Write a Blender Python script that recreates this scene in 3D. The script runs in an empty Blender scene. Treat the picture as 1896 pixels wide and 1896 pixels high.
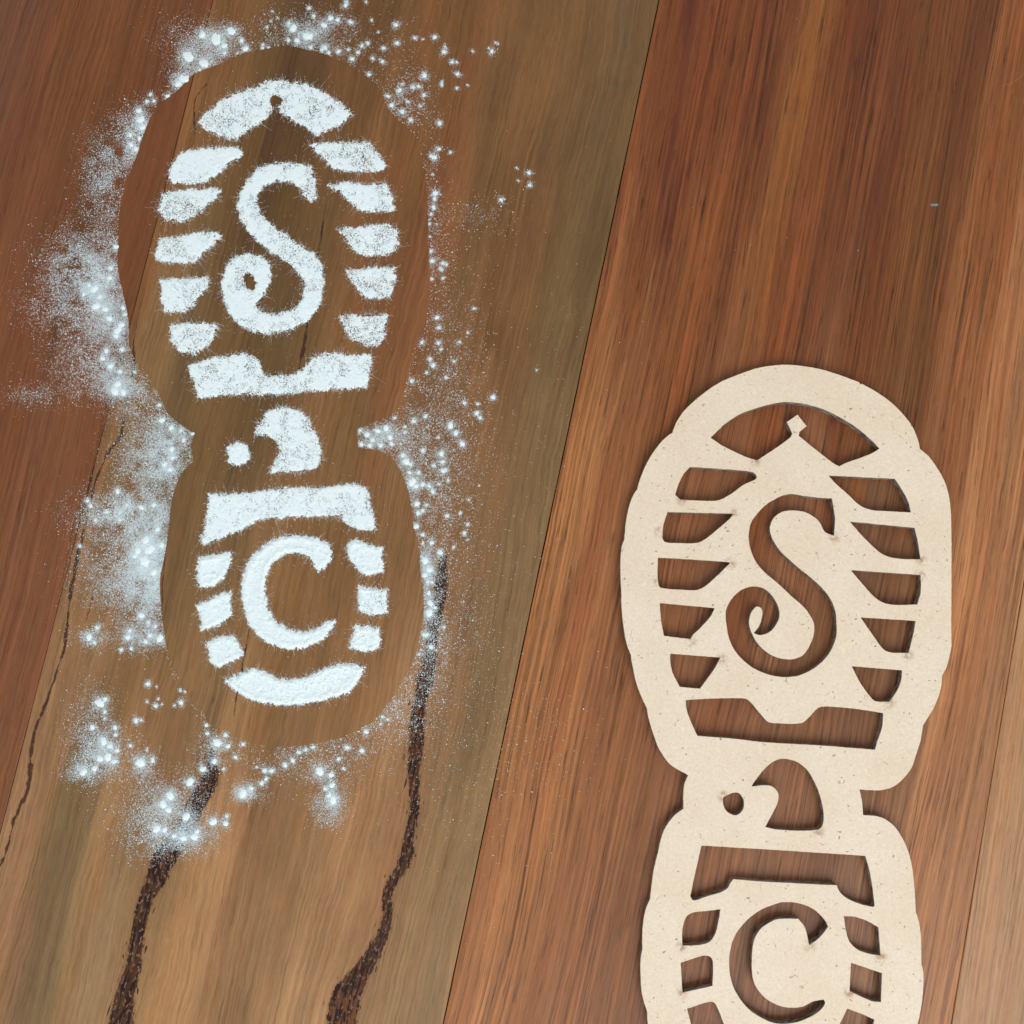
import bpy, math, random
import numpy as np
from mathutils import Matrix, Vector
from mathutils.geometry import tessellate_polygon

rng = np.random.default_rng(7)
random.seed(7)
scene = bpy.context.scene
COL = scene.collection

# ------------------------------------------------------------------ camera
W = 1896.0            # the photograph's side, in pixels
F = 1896.0            # focal length in those pixels (phone main camera)
CAM_H = 0.42          # metres above the floor
_nad = np.array([60.0, -199.0, -F]); _nad /= np.linalg.norm(_nad)   # straight down, in camera axes
_zc = -_nad
_up = np.array([0.0, 1.0, 0.0])
_yc = _up - _up.dot(_zc) * _zc; _yc /= np.linalg.norm(_yc)
_xc = np.cross(_yc, _zc)
R_CW = np.stack([_xc, _yc, _zc])          # camera -> world
cam_d = bpy.data.cameras.new('camera')
cam_d.sensor_width = 36.0; cam_d.sensor_height = 36.0; cam_d.sensor_fit = 'HORIZONTAL'
cam_d.lens = 36.0 * F / W
cam_d.clip_start = 0.01; cam_d.clip_end = 50.0
cam = bpy.data.objects.new('camera', cam_d); COL.objects.link(cam)
m4 = Matrix.Identity(4)
for i in range(3):
    for j in range(3): m4[i][j] = float(R_CW[i, j])
m4[2][3] = CAM_H
cam.matrix_world = m4
scene.camera = cam

# ------------------------------------------------------------------ world, window light, exposure
world = bpy.data.worlds.new('World'); scene.world = world
world.use_nodes = True
bg = world.node_tree.nodes['Background']
bg.inputs['Color'].default_value = (1.0, 0.975, 0.945, 1); bg.inputs['Strength'].default_value = 0.58

def area_lamp(name, loc, target, sx, sy, power, color):
    d = bpy.data.lights.new(name, 'AREA'); d.shape = 'RECTANGLE'; d.size = sx; d.size_y = sy
    d.energy = power; d.color = color
    o = bpy.data.objects.new(name, d); COL.objects.link(o)
    o.location = loc
    o.rotation_euler = (Vector(target) - Vector(loc)).to_track_quat('-Z', 'Y').to_euler()
    return o
area_lamp('window_light', (0.55, -1.25, 1.5), (0.0, -0.05, 0.0), 1.7, 1.4, 29.0, (1.0, 0.985, 0.96))

vs = scene.view_settings
vs.view_transform = 'Standard'; vs.look = 'None'; vs.exposure = 0.0; vs.gamma = 1.0; vs.use_curve_mapping = False

# ------------------------------------------------------------------ pixel <-> floor
def pix(p, z=0.0):
    p = np.atleast_2d(np.asarray(p, float))
    d = np.stack([p[:, 0] - W / 2, -(p[:, 1] - W / 2), np.full(len(p), -F)], 1) @ R_CW.T
    t = (z - CAM_H) / d[:, 2]
    out = d * t[:, None]; out[:, 2] += CAM_H
    return out
def topix(w):
    w = np.array(w, float); w[:, 2] -= CAM_H
    c = w @ R_CW
    return np.stack([W / 2 + c[:, 0] / -c[:, 2] * F, W / 2 - c[:, 1] / -c[:, 2] * F], 1)
PX = float(np.linalg.norm(pix((1000, 1000)) - pix((1001, 1000))))     # metres per photo pixel on the floor

# ------------------------------------------------------------------ helpers
def lin(c):
    c = np.asarray(c, float) / 255.0
    return np.where(c <= 0.04045, c / 12.92, ((c + 0.055) / 1.055) ** 2.4)
def rgba(*c): return (*[float(v) for v in lin(c)], 1.0)

def mesh_obj(name, verts, faces, mats, parent=None, smooth=False):
    me = bpy.data.meshes.new(name)
    verts = np.asarray(verts, np.float32)
    if isinstance(faces, np.ndarray):
        n, k = faces.shape
        me.vertices.add(len(verts)); me.vertices.foreach_set('co', verts.ravel())
        me.loops.add(n * k); me.loops.foreach_set('vertex_index', faces.astype(np.int32).ravel())
        me.polygons.add(n)
        me.polygons.foreach_set('loop_start', np.arange(0, n * k, k, dtype=np.int32))
        me.update(calc_edges=True); me.validate()
    else:
        me.from_pydata([tuple(map(float, v)) for v in verts], [], faces); me.update()
    for m in (mats if isinstance(mats, (list, tuple)) else [mats]): me.materials.append(m)
    me.polygons.foreach_set('use_smooth', [smooth] * len(me.polygons))
    o = bpy.data.objects.new(name, me); COL.objects.link(o)
    if parent is not None: o.parent = parent
    return o

def smooth_path(pts, closed=True, step=4.0):
    """Catmull-Rom through the points; a third element 1 marks a sharp corner."""
    P = [np.array(p[:2], float) for p in pts]; C = [len(p) > 2 and p[2] == 1 for p in pts]
    n = len(P); out = []
    for i in range(n if closed else n - 1):
        j = (i + 1) % n
        p1, p2 = P[i], P[j]
        p0 = P[i - 1] if (closed or i > 0) and not C[i] else 2 * p1 - p2
        p3 = P[(j + 1) % n] if (closed or j < n - 1) and not C[j] else 2 * p2 - p1
        L = np.linalg.norm(p2 - p1)
        m1 = (p2 - p0) / max(np.linalg.norm(p2 - p1) + np.linalg.norm(p1 - p0), 1e-6) * L
        m2 = (p3 - p1) / max(np.linalg.norm(p3 - p2) + np.linalg.norm(p2 - p1), 1e-6) * L
        k = max(2, int(L / step))
        for s in range(k):
            t = s / k
            out.append((2*t**3 - 3*t**2 + 1) * p1 + (t**3 - 2*t**2 + t) * m1 + (-2*t**3 + 3*t**2) * p2 + (t**3 - t**2) * m2)
    return np.array(out)

def inside(poly, q):
    x, y = q[:, 0], q[:, 1]; r = np.zeros(len(q), bool)
    a = poly; b = np.roll(poly, -1, 0)
    for (x1, y1), (x2, y2) in zip(a, b):
        if y1 == y2: continue
        c = ((y1 > y) != (y2 > y)) & (x < (x2 - x1) * (y - y1) / (y2 - y1) + x1)
        r ^= c
    return r
def seg_dist(a, b, q):
    best = np.full(len(q), 1e9)
    for p1, p2 in zip(a, b):
        d = p2 - p1; L2 = max(d @ d, 1e-9)
        t = np.clip(((q - p1) @ d) / L2, 0, 1)
        best = np.minimum(best, np.hypot(*(q - p1 - t[:, None] * d).T))
    return best
def vnoise(x, y, seed):
    r = np.random.default_rng(seed).random((64, 64))
    xi = np.floor(x).astype(int); yi = np.floor(y).astype(int)
    fx = x - xi; fy = y - yi; fx = fx*fx*(3-2*fx); fy = fy*fy*(3-2*fy)
    g = lambda i, j: r[i % 64, j % 64]
    return (g(xi, yi)*(1-fx)*(1-fy) + g(xi+1, yi)*fx*(1-fy) + g(xi, yi+1)*(1-fx)*fy + g(xi+1, yi+1)*fx*fy)
def sstep(a, b, x):
    t = np.clip((x - a) / (b - a), 0, 1); return t*t*(3-2*t)

class NT:
    """tiny node-tree writer"""
    def __init__(s, name):
        s.m = bpy.data.materials.new(name); s.m.use_nodes = True
        s.t = s.m.node_tree; s.t.nodes.clear()
        s.out = s.n('ShaderNodeOutputMaterial'); s.b = s.n('ShaderNodeBsdfPrincipled')
        s.l(s.b.outputs[0], s.out.inputs[0])
    def n(s, typ, **kw):
        nd = s.t.nodes.new(typ)
        for k, v in kw.items(): setattr(nd, k, v)
        return nd
    def l(s, a, b): s.t.links.new(a, b)
    def put(s, sock, v):
        if hasattr(v, 'is_output'): s.l(v, sock)
        else: sock.default_value = v
    def math(s, op, a, b=0.0, c=0.0, clamp=False):
        nd = s.n('ShaderNodeMath', operation=op, use_clamp=clamp)
        for i, v in enumerate((a, b, c)): s.put(nd.inputs[i], v)
        return nd.outputs[0]
    def vmath(s, op, a, b):
        nd = s.n('ShaderNodeVectorMath', operation=op); s.put(nd.inputs[0], a); s.put(nd.inputs[1], b)
        return nd.outputs[1] if op in ('DISTANCE', 'LENGTH') else nd.outputs[0]
    def rng(s, v, a, b, c=0.0, d=1.0, kind='SMOOTHSTEP'):
        nd = s.n('ShaderNodeMapRange', interpolation_type=kind)
        for i, x in enumerate((v, a, b, c, d)): s.put(nd.inputs[i], x)
        return nd.outputs[0]
    def noise(s, vec, scale, detail=2.0, rough=0.5, dist=0.0, color=False):
        nd = s.n('ShaderNodeTexNoise'); s.put(nd.inputs['Vector'], vec)
        nd.inputs['Scale'].default_value = scale; nd.inputs['Detail'].default_value = detail
        nd.inputs['Roughness'].default_value = rough; nd.inputs['Distortion'].default_value = dist
        return nd.outputs[1 if color else 0]
    def scale(s, vec, v):
        nd = s.n('ShaderNodeVectorMath', operation='MULTIPLY'); s.put(nd.inputs[0], vec); nd.inputs[1].default_value = v
        return nd.outputs[0]
    def mix(s, f, a, b, mode='MIX'):
        nd = s.n('ShaderNodeMix', data_type='RGBA', blend_type=mode)
        s.put(nd.inputs[0], f); s.put(nd.inputs[6], a); s.put(nd.inputs[7], b)
        return nd.outputs[2]
    def attr(s, name): return s.n('ShaderNodeAttribute', attribute_name=name)
    def bump(s, h, strength, dist):
        nd = s.n('ShaderNodeBump'); nd.inputs['Strength'].default_value = strength
        nd.inputs['Distance'].default_value = dist; s.l(h, nd.inputs['Height'])
        return nd.outputs[0]

# ------------------------------------------------------------------ wood
NCRACK = 7
def wood(name, seed, streak, fine, ripple, patch, tint_a, tint_b, has_veins=False):
    """Polished hardwood: u runs along the board, v across it (object coordinates, metres)."""
    t = NT(name)
    co = t.n('ShaderNodeTexCoord').outputs['Object']
    off = t.n('ShaderNodeVectorMath', operation='ADD'); t.l(co, off.inputs[0]); off.inputs[1].default_value = (seed*3.1, seed*1.7, 0)
    p0 = off.outputs[0]
    # slow sideways drift of the grain
    w1 = t.noise(t.scale(p0, (5.0, 14.0, 1.0)), 1.0, 1.0, color=True)
    w1 = t.scale(t.vmath('SUBTRACT', w1, (0.5, 0.5, 0.5)), (0.0, 0.016, 0.0))
    p = t.vmath('ADD', p0, w1)
    # ripple of interlocked fibres
    w2 = t.noise(t.scale(p0, (70.0, 40.0, 1.0)), 1.0, 2.0, color=True)
    w2 = t.scale(t.vmath('SUBTRACT', w2, (0.5, 0.5, 0.5)), (0.0, ripple, 0.0))
    p = t.vmath('ADD', p, w2)
    st = lambda v, k=1.0: t.rng(v, 0.5 - 0.24 / k, 0.5 + 0.24 / k, -1.0, 1.0, 'LINEAR')
    n1 = st(t.noise(t.scale(p, (2.6, 80.0, 1.0)), 1.0, 3.0, 0.6), 1.3)
    n2 = st(t.noise(t.scale(p, (4.0, 260.0, 1.0)), 1.0, 3.0, 0.65), 1.4)
    n3r = t.noise(t.scale(p, (8.0, 560.0, 1.0)), 1.0, 3.0, 0.75)
    n3 = st(n3r, 1.6)
    n6 = st(t.noise(t.scale(p, (12.0, 860.0, 2.0)), 1.0, 2.0, 0.65), 1.6)       # single fibres
    n4 = t.noise(t.scale(p, (55.0, 1150.0, 3.0)), 1.0, 1.0, 0.5)        # pores
    n5 = st(t.noise(t.scale(p, (22.0, 60.0, 1.0)), 1.0, 5.0, 0.62))         # cloudy patches
    mac = t.attr('macro').outputs['Color']
    f = t.math('MULTIPLY_ADD', n1, streak * 0.30, 1.0)
    f = t.math('MULTIPLY_ADD', n2, streak * 0.38, f)
    f = t.math('MULTIPLY_ADD', n3, fine * 0.48, f)
    vis = t.rng(t.noise(t.scale(p, (7.0, 60.0, 9.0)), 1.0, 3.0, 0.6), 0.36, 0.64, 0.25, 1.35)    # grain shows unevenly
    n6 = t.math('MULTIPLY', n6, vis)
    f = t.math('MULTIPLY_ADD', n6, fine * 0.75, f)
    f = t.math('MULTIPLY_ADD', n5, patch * 0.5, f)
    n7 = st(t.noise(t.scale(p, (170.0, 900.0, 4.0)), 1.0, 2.0, 0.7), 1.3)      # open, short-celled texture
    f = t.math('MULTIPLY_ADD', n7, 0.085, f)
    pore = t.rng(n4, 0.615, 0.655)
    f = t.math('MULTIPLY_ADD', pore, -fine * 0.85, f)
    f = t.math('MAXIMUM', f, 0.3)
    hue = t.mix(t.rng(t.noise(t.scale(p, (4.0, 120.0, 2.0)), 1.0, 2.0), 0.35, 0.65), tint_a, tint_b)
    c = t.mix(1.0, mac, hue, 'MULTIPLY')
    sc = t.n('ShaderNodeVectorMath', operation='SCALE'); t.l(c, sc.inputs[0]); t.l(f, sc.inputs['Scale'])
    col = sc.outputs[0]
    # straight, pale sapwood lines
    pale = t.rng(t.noise(t.scale(p, (2.0, 230.0, 5.0)), 1.0, 3.0, 0.6), 0.58, 0.66, 0.0, min(1.0, streak * 1.7))
    col = t.mix(pale, col, t.vmath('MULTIPLY', col, (1.35, 1.42, 1.4)))
    # hair cracks along the grain
    ckm = None
    for k in range(NCRACK if has_veins else 0):
        sp = t.n('ShaderNodeSeparateXYZ'); t.l(t.attr('crack_%d' % k).outputs['Vector'], sp.inputs[0])
        dd = t.math('ABSOLUTE', t.math('MULTIPLY_ADD', n6, 0.8, t.math('MULTIPLY_ADD', n2, 2.6, t.math('MULTIPLY_ADD', t.math('SUBTRACT', t.noise(p0, 260.0, 3.0, 0.7), 0.5), 7.0, sp.outputs[0]))))
        g = t.rng(t.math('SUBTRACT', dd, t.math('MULTIPLY', sp.outputs[1], t.rng(t.noise(p0, 190.0, 2.0), 0.35, 0.62, 0.35, 1.5))), 0.9, -0.5)
        lip = t.rng(t.math('ABSOLUTE', t.math('SUBTRACT', t.math('SUBTRACT', dd, sp.outputs[1]), 4.5)), 3.5, 0.5, 0.0, 0.3)
        col = t.mix(t.math('MULTIPLY', lip, t.rng(sp.outputs[1], 0.8, 1.6)), col, t.vmath('MULTIPLY', col, (1.4, 1.4, 1.4)))
        ckm = g if ckm is None else t.math('MAXIMUM', ckm, g)
    if ckm is None: ckm = t.n('ShaderNodeValue').outputs[0]; ckm.node.outputs[0].default_value = 0.0
    col = t.mix(t.math('MULTIPLY', ckm, 0.9), col, rgba(56, 31, 19))
    # gum veins: fibrous dark bands with a ragged edge, lighter fibres running through
    fib = t.noise(t.scale(p, (75.0, 900.0, 1.0)), 1.0, 3.0, 0.65, 0.3)
    rag = t.noise(t.scale(p, (420.0, 900.0, 1.0)), 1.0, 2.0, 0.65)
    vd = t.attr('vein').outputs['Fac']
    vd2 = t.math('MULTIPLY_ADD', t.math('SUBTRACT', rag, 0.5), 15.0, vd)
    vd2 = t.math('MULTIPLY_ADD', t.math('SUBTRACT', fib, 0.5), 9.0, vd2)
    vm = t.rng(vd2, 1.2, -1.2)
    halo = t.rng(vd2, 6.0, -1.0, 0.0, 0.45)
    col = t.mix(halo, col, t.vmath('MULTIPLY', col, (0.62, 0.52, 0.47)))
    vcol = t.mix(t.rng(fib, 0.5, 0.68), rgba(44, 29, 26), rgba(92, 68, 56))
    vcol = t.mix(t.rng(rag, 0.56, 0.7), vcol, rgba(26, 17, 16))
    stip = t.rng(t.noise(t.scale(p, (520.0, 1000.0, 6.0)), 1.0, 1.0), 0.58, 0.66)
    vcol = t.mix(t.math('MULTIPLY', stip, 0.8), vcol, rgba(132, 106, 90))
    core = t.attr('vein_core').outputs['Fac']            # how much of the band is gum rather than wood
    gap = t.rng(t.noise(t.scale(p, (150.0, 600.0, 4.0)), 1.0, 2.0), 0.46, 0.56)
    vcol = t.mix(t.math('MULTIPLY', gap, t.math('SUBTRACT', 1.0, core)), vcol, t.vmath('MULTIPLY', col, (0.62, 0.5, 0.45)))
    col = t.mix(vm, col, vcol)
    # loose gum flecks beside the vein
    fl = t.math('MULTIPLY', t.rng(t.noise(t.scale(p, (190.0, 900.0, 8.0)), 1.0, 0.0), 0.72, 0.76), t.rng(vd, 13.0, 7.0))
    col = t.mix(fl, col, rgba(48, 32, 28))
    # thin warm rim of the vein
    t.l(col, t.b.inputs['Base Color'])
    rr = t.math('MULTIPLY_ADD', n3, 0.03, 0.35)
    rr = t.math('MULTIPLY_ADD', t.math('SUBTRACT', t.noise(p0, 60.0, 3.0), 0.5), 0.12, rr)
    t.l(rr, t.b.inputs['Roughness'])
    t.l(t.rng(vm, 0.0, 1.0, 0.30, 0.12), t.b.inputs['Specular IOR Level'])
    hgt = t.math('MULTIPLY_ADD', pore, -0.7, n3r)
    hgt = t.math('MULTIPLY_ADD', t.math('MULTIPLY', vm, fib), 1.6, hgt)
    hgt = t.math('MULTIPLY_ADD', ckm, -2.5, hgt)
    t.l(t.bump(hgt, 0.22, 0.0001), t.b.inputs['Normal'])
    return t.m

M_W1 = wood('reddish_brown_hardwood', 1, 0.22, 0.23, 0.0016, 0.12, (1.02, 0.99, 0.98, 1), (0.98, 1.01, 1.02, 1))
M_W2 = wood('olive_brown_hardwood', 2, 0.14, 0.18, 0.0030, 0.34, (1.02, 0.99, 0.97, 1), (0.98, 1.02, 1.03, 1), True)
M_W3 = wood('red_hardwood', 3, 0.30, 0.38, 0.0007, 0.10, (1.03, 0.98, 0.95, 1), (0.98, 1.02, 1.05, 1))
M_W4 = wood('tan_hardwood', 4, 0.22, 0.22, 0.0012, 0.12, (1.04, 0.98, 0.95, 1), (0.97, 1.03, 1.05, 1))

t = NT('dark_underlay'); t.b.inputs['Base Color'].default_value = rgba(38, 26, 20); t.b.inputs['Roughness'].default_value = 0.9
M_UNDER = t.m

# lit wood colour read at points of the photograph (pixel, display colour), one list for each board
TONE = {
 0: [(20,20,112,75,60),(60,200,118,72,48),(120,100,120,75,42),(200,60,125,75,35),(250,120,118,72,38),(20,420,130,80,55),(100,420,112,72,48),
     (180,330,104,70,45),(30,700,125,78,52),(100,850,130,85,58),(40,1000,135,88,65),(100,1050,130,85,60),(20,1300,138,92,68),(60,600,122,76,52),(230,500,120,74,46)],
 1: [(430,20,128,82,42),(330,250,142,92,50),(270,400,122,76,42),(250,480,120,74,44),(620,120,112,72,38),(800,200,122,78,38),(1000,100,122,85,50),(1160,60,112,85,58),
     (1120,250,112,88,60),(900,400,115,80,48),(1000,200,128,90,52),(1050,330,110,85,55),(1080,480,95,80,52),(450,300,105,75,42),(520,420,100,75,42),
     (550,300,88,64,38),(520,250,82,60,36),(700,480,128,78,42),(770,450,138,76,38),(780,560,140,82,48),(850,600,128,88,55),(950,600,125,85,55),(940,520,115,75,45),
     (1040,560,115,95,62),(1020,750,125,100,70),(980,850,128,105,75),(380,800,120,90,55),(640,800,128,95,58),(700,1000,135,98,62),(880,800,138,98,65),
     (900,1000,140,105,72),(950,1050,135,112,82),(560,1090,140,102,62),(340,1050,118,95,62),(650,1300,150,108,68),(500,1350,138,100,62),(230,1250,140,105,70),
     (500,640,100,80,52),(340,680,105,88,62),(300,620,135,105,68),(250,900,130,98,65),(150,1300,165,120,85),(60,1450,172,126,92),(120,1500,125,105,72),(100,1600,128,112,80),
     (90,1700,122,106,78),(90,1800,128,112,85),(160,1650,165,135,95),(180,1800,165,138,105),(30,1850,148,108,88),(20,1650,172,126,96),(400,1700,185,140,100),
     (330,1800,198,148,100),(480,1600,148,110,78),(600,1700,180,135,95),(560,1850,190,150,110),(700,1500,178,130,88),(740,1400,172,122,86),(850,1500,145,118,82),
     (860,1650,150,125,90),(880,1400,135,112,78),(830,1250,150,110,78),(800,1800,160,130,95),(770,1870,168,138,102),(300,1350,150,112,75),(220,1500,165,125,85)],
 2: [(1250,100,115,60,32),(1225,200,112,62,36),(1285,60,88,44,22),(1262,200,92,48,26),(1235,330,98,52,30),(1350,200,120,63,35),(1310,60,122,62,30),(1420,60,98,52,28),(1480,200,138,84,43),
     (1550,250,108,60,35),(1580,100,105,56,32),(1650,200,100,56,29),(1720,60,112,66,38),(1750,300,98,60,37),(1800,120,100,58,34),(1850,350,142,84,48),(1200,400,135,72,42),(1150,700,138,92,58),
     (1250,600,130,75,45),(1300,500,140,80,46),(1450,600,130,72,42),(1380,350,115,65,40),(1600,620,118,68,40),(1700,600,108,72,45),(1640,640,128,82,48),(1780,700,152,98,65),(1850,800,165,115,82),(1100,950,150,95,65),
     (1045,1000,185,128,80),(1080,1200,155,100,70),(1120,1350,150,98,68),(1035,1150,180,125,85),(980,1350,165,115,75),(920,1700,195,142,95),(1000,1600,172,118,78),(960,1500,160,112,76),
     (1100,1700,150,100,70),(950,1850,160,105,70),(1150,1850,140,92,62),(860,1870,165,115,80),(1800,1100,175,130,95),(1780,1300,182,130,96),(1750,1600,170,125,90),(1830,1200,165,125,95),
     (1300,900,140,92,66),(1450,1100,138,96,74),(1300,1150,140,100,76),(1450,1450,145,105,82),(1600,1100,125,92,72),(1400,1600,148,108,84),(1600,1620,142,106,82),(1380,1780,140,100,76)],
 3: [(1880,1300,184,138,97),(1850,1600,178,133,95),(1890,1500,182,137,98),(1870,1850,172,128,93),(1800,1850,174,131,97),(1890,1700,174,129,92)],
}
def base_tone(x, y, c):
    """Display colour -> base colour: takes off the window's sheen and level at that place."""
    f = y / W
    return np.clip((lin(c) - (0.017 + 0.008 * f)) / (0.91 + 0.14 * f), 0.005, 0.6)

# floorboards: joints seen in the photograph
sL = pix([(392.2 - .2534 * 200, 200), (392.2 - .2534 * 1400, 1400)])
sM = pix([(1220, 0), (820.5, 1896)])
sR = pix([(1896, 1074), (1762.8, 1896)])
dirv = (sM[0] - sM[1])[:2]; dirv /= np.linalg.norm(dirv)
nrm = np.array([dirv[1], -dirv[0]])       # across, towards the right
ANG = math.atan2(dirv[1], dirv[0])
vL, vM, vR = [float(np.mean(s[:, :2] @ nrm)) for s in (sL, sM, sR)]
print('board joints', vL, vM, vR, 'px', PX)
pitch = (vR - vL) / 2
edges = [vL - 2 * pitch, vL - pitch, vL, vM, vR, vR + pitch, vR + 2 * pitch]

VEINS = [
 [(822,1022,3),(819,1045,8),(818,1075,11),(814,1105,12),(808,1130,11),(801,1170,10),(798,1200,10),(794,1230,14),(784,1270,13),(776,1310,12),(772,1350,13),(770,1390,13),(766,1430,11),
  (767,1470,9),(766,1510,9),(759,1545,9),(755,1575,11),(748,1600,11),(735,1620,9),(722,1640,9),(716,1665,8),(718,1690,9),(714,1715,10),(705,1740,11),(690,1765,14),
  (675,1790,15),(660,1815,20),(643,1840,25),(636,1865,28),(632,1890,27),(634,1920,27),(640,1960,22),(640,2040,16)],
 [(388,1385,2),(391,1410,7),(393,1430,12),(388,1445,15),(378,1465,17),(362,1490,16),(345,1530,16),(325,1560,18),(310,1580,21),(298,1600,20),(288,1630,18),(272,1660,13),(262,1690,12),(257,1720,12),(252,1750,13),
  (247,1780,14),(240,1810,14),(232,1840,17),(228,1870,20),(226,1900,23),(220,1950,24),(205,2040,20)],
]
CRACKS = [
 [(262,560,0.2),(250,640,0.8),(248,680,1.6),(236,740,0.6),(222,810,2.2),(200,838,1.6),(178,885,1.2),(160,950,1.0),(150,1000,1.6),(139,1043,2.6),(127,1112,2.2),(124,1162,2.0),(119,1200,1.4),(100,1260,1.4),(89,1287,1.8),
  (68,1340,2.2),(56,1390,2.4),(54,1440,1.8),(48,1467,1.6),(25,1517,1.6),(13,1573,1.8),(0,1603,1.4),(-25,1680,1.0)],
 [(608,360,0.2),(597,430,1.6),(589,480,0.8),(570,600,1.4),(562,645,2.2),(552,690,0.6)],
 [(384,150,0.2),(363,185,1.0),(360,225,0.8),(357,275,0.2)],
 [(176,1078,0.2),(170,1120,1.0),(160,1150,0.2)],
 [(305,1010,0.3),(303,1060,1.2),(300,1120,0.2)],
 [(462,1160,0.2),(452,1215,1.4),(438,1290,1.0),(432,1330,0.2)],
 [(180,790,0.2),(172,860,0.8),(158,930,0.4),(150,960,0.2)],
]
def band(q, line, cap=60):
    """signed distance (photo pixels) to a band of varying half width"""
    best = np.full(len(q), 99.0)
    L = np.array(line, float)
    for a, b in zip(L[:-1], L[1:]):
        d = b[:2] - a[:2]; tt = np.clip(((q - a[:2]) @ d) / max(d @ d, 1e-6), 0, 1)
        dist = np.hypot(*(q - a[:2] - tt[:, None] * d).T) - (a[2] + tt * (b[2] - a[2]))
        best = np.minimum(best, dist)
    return best

floor_v = [(-1.2,-1.2,-.022),(1.2,-1.2,-.022),(1.2,1.2,-.022),(-1.2,1.2,-.022),(-1.2,-1.2,-.0125),(1.2,-1.2,-.0125),(1.2,1.2,-.0125),(-1.2,1.2,-.0125)]
floor = mesh_obj('floor', floor_v, [(3,2,1,0),(4,5,6,7),(0,1,5,4),(1,2,6,5),(2,3,7,6),(3,0,4,7)], M_UNDER)
floor['kind'] = 'structure'; floor['label'] = 'polished hardwood floor of wide boards in different browns'

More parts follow.
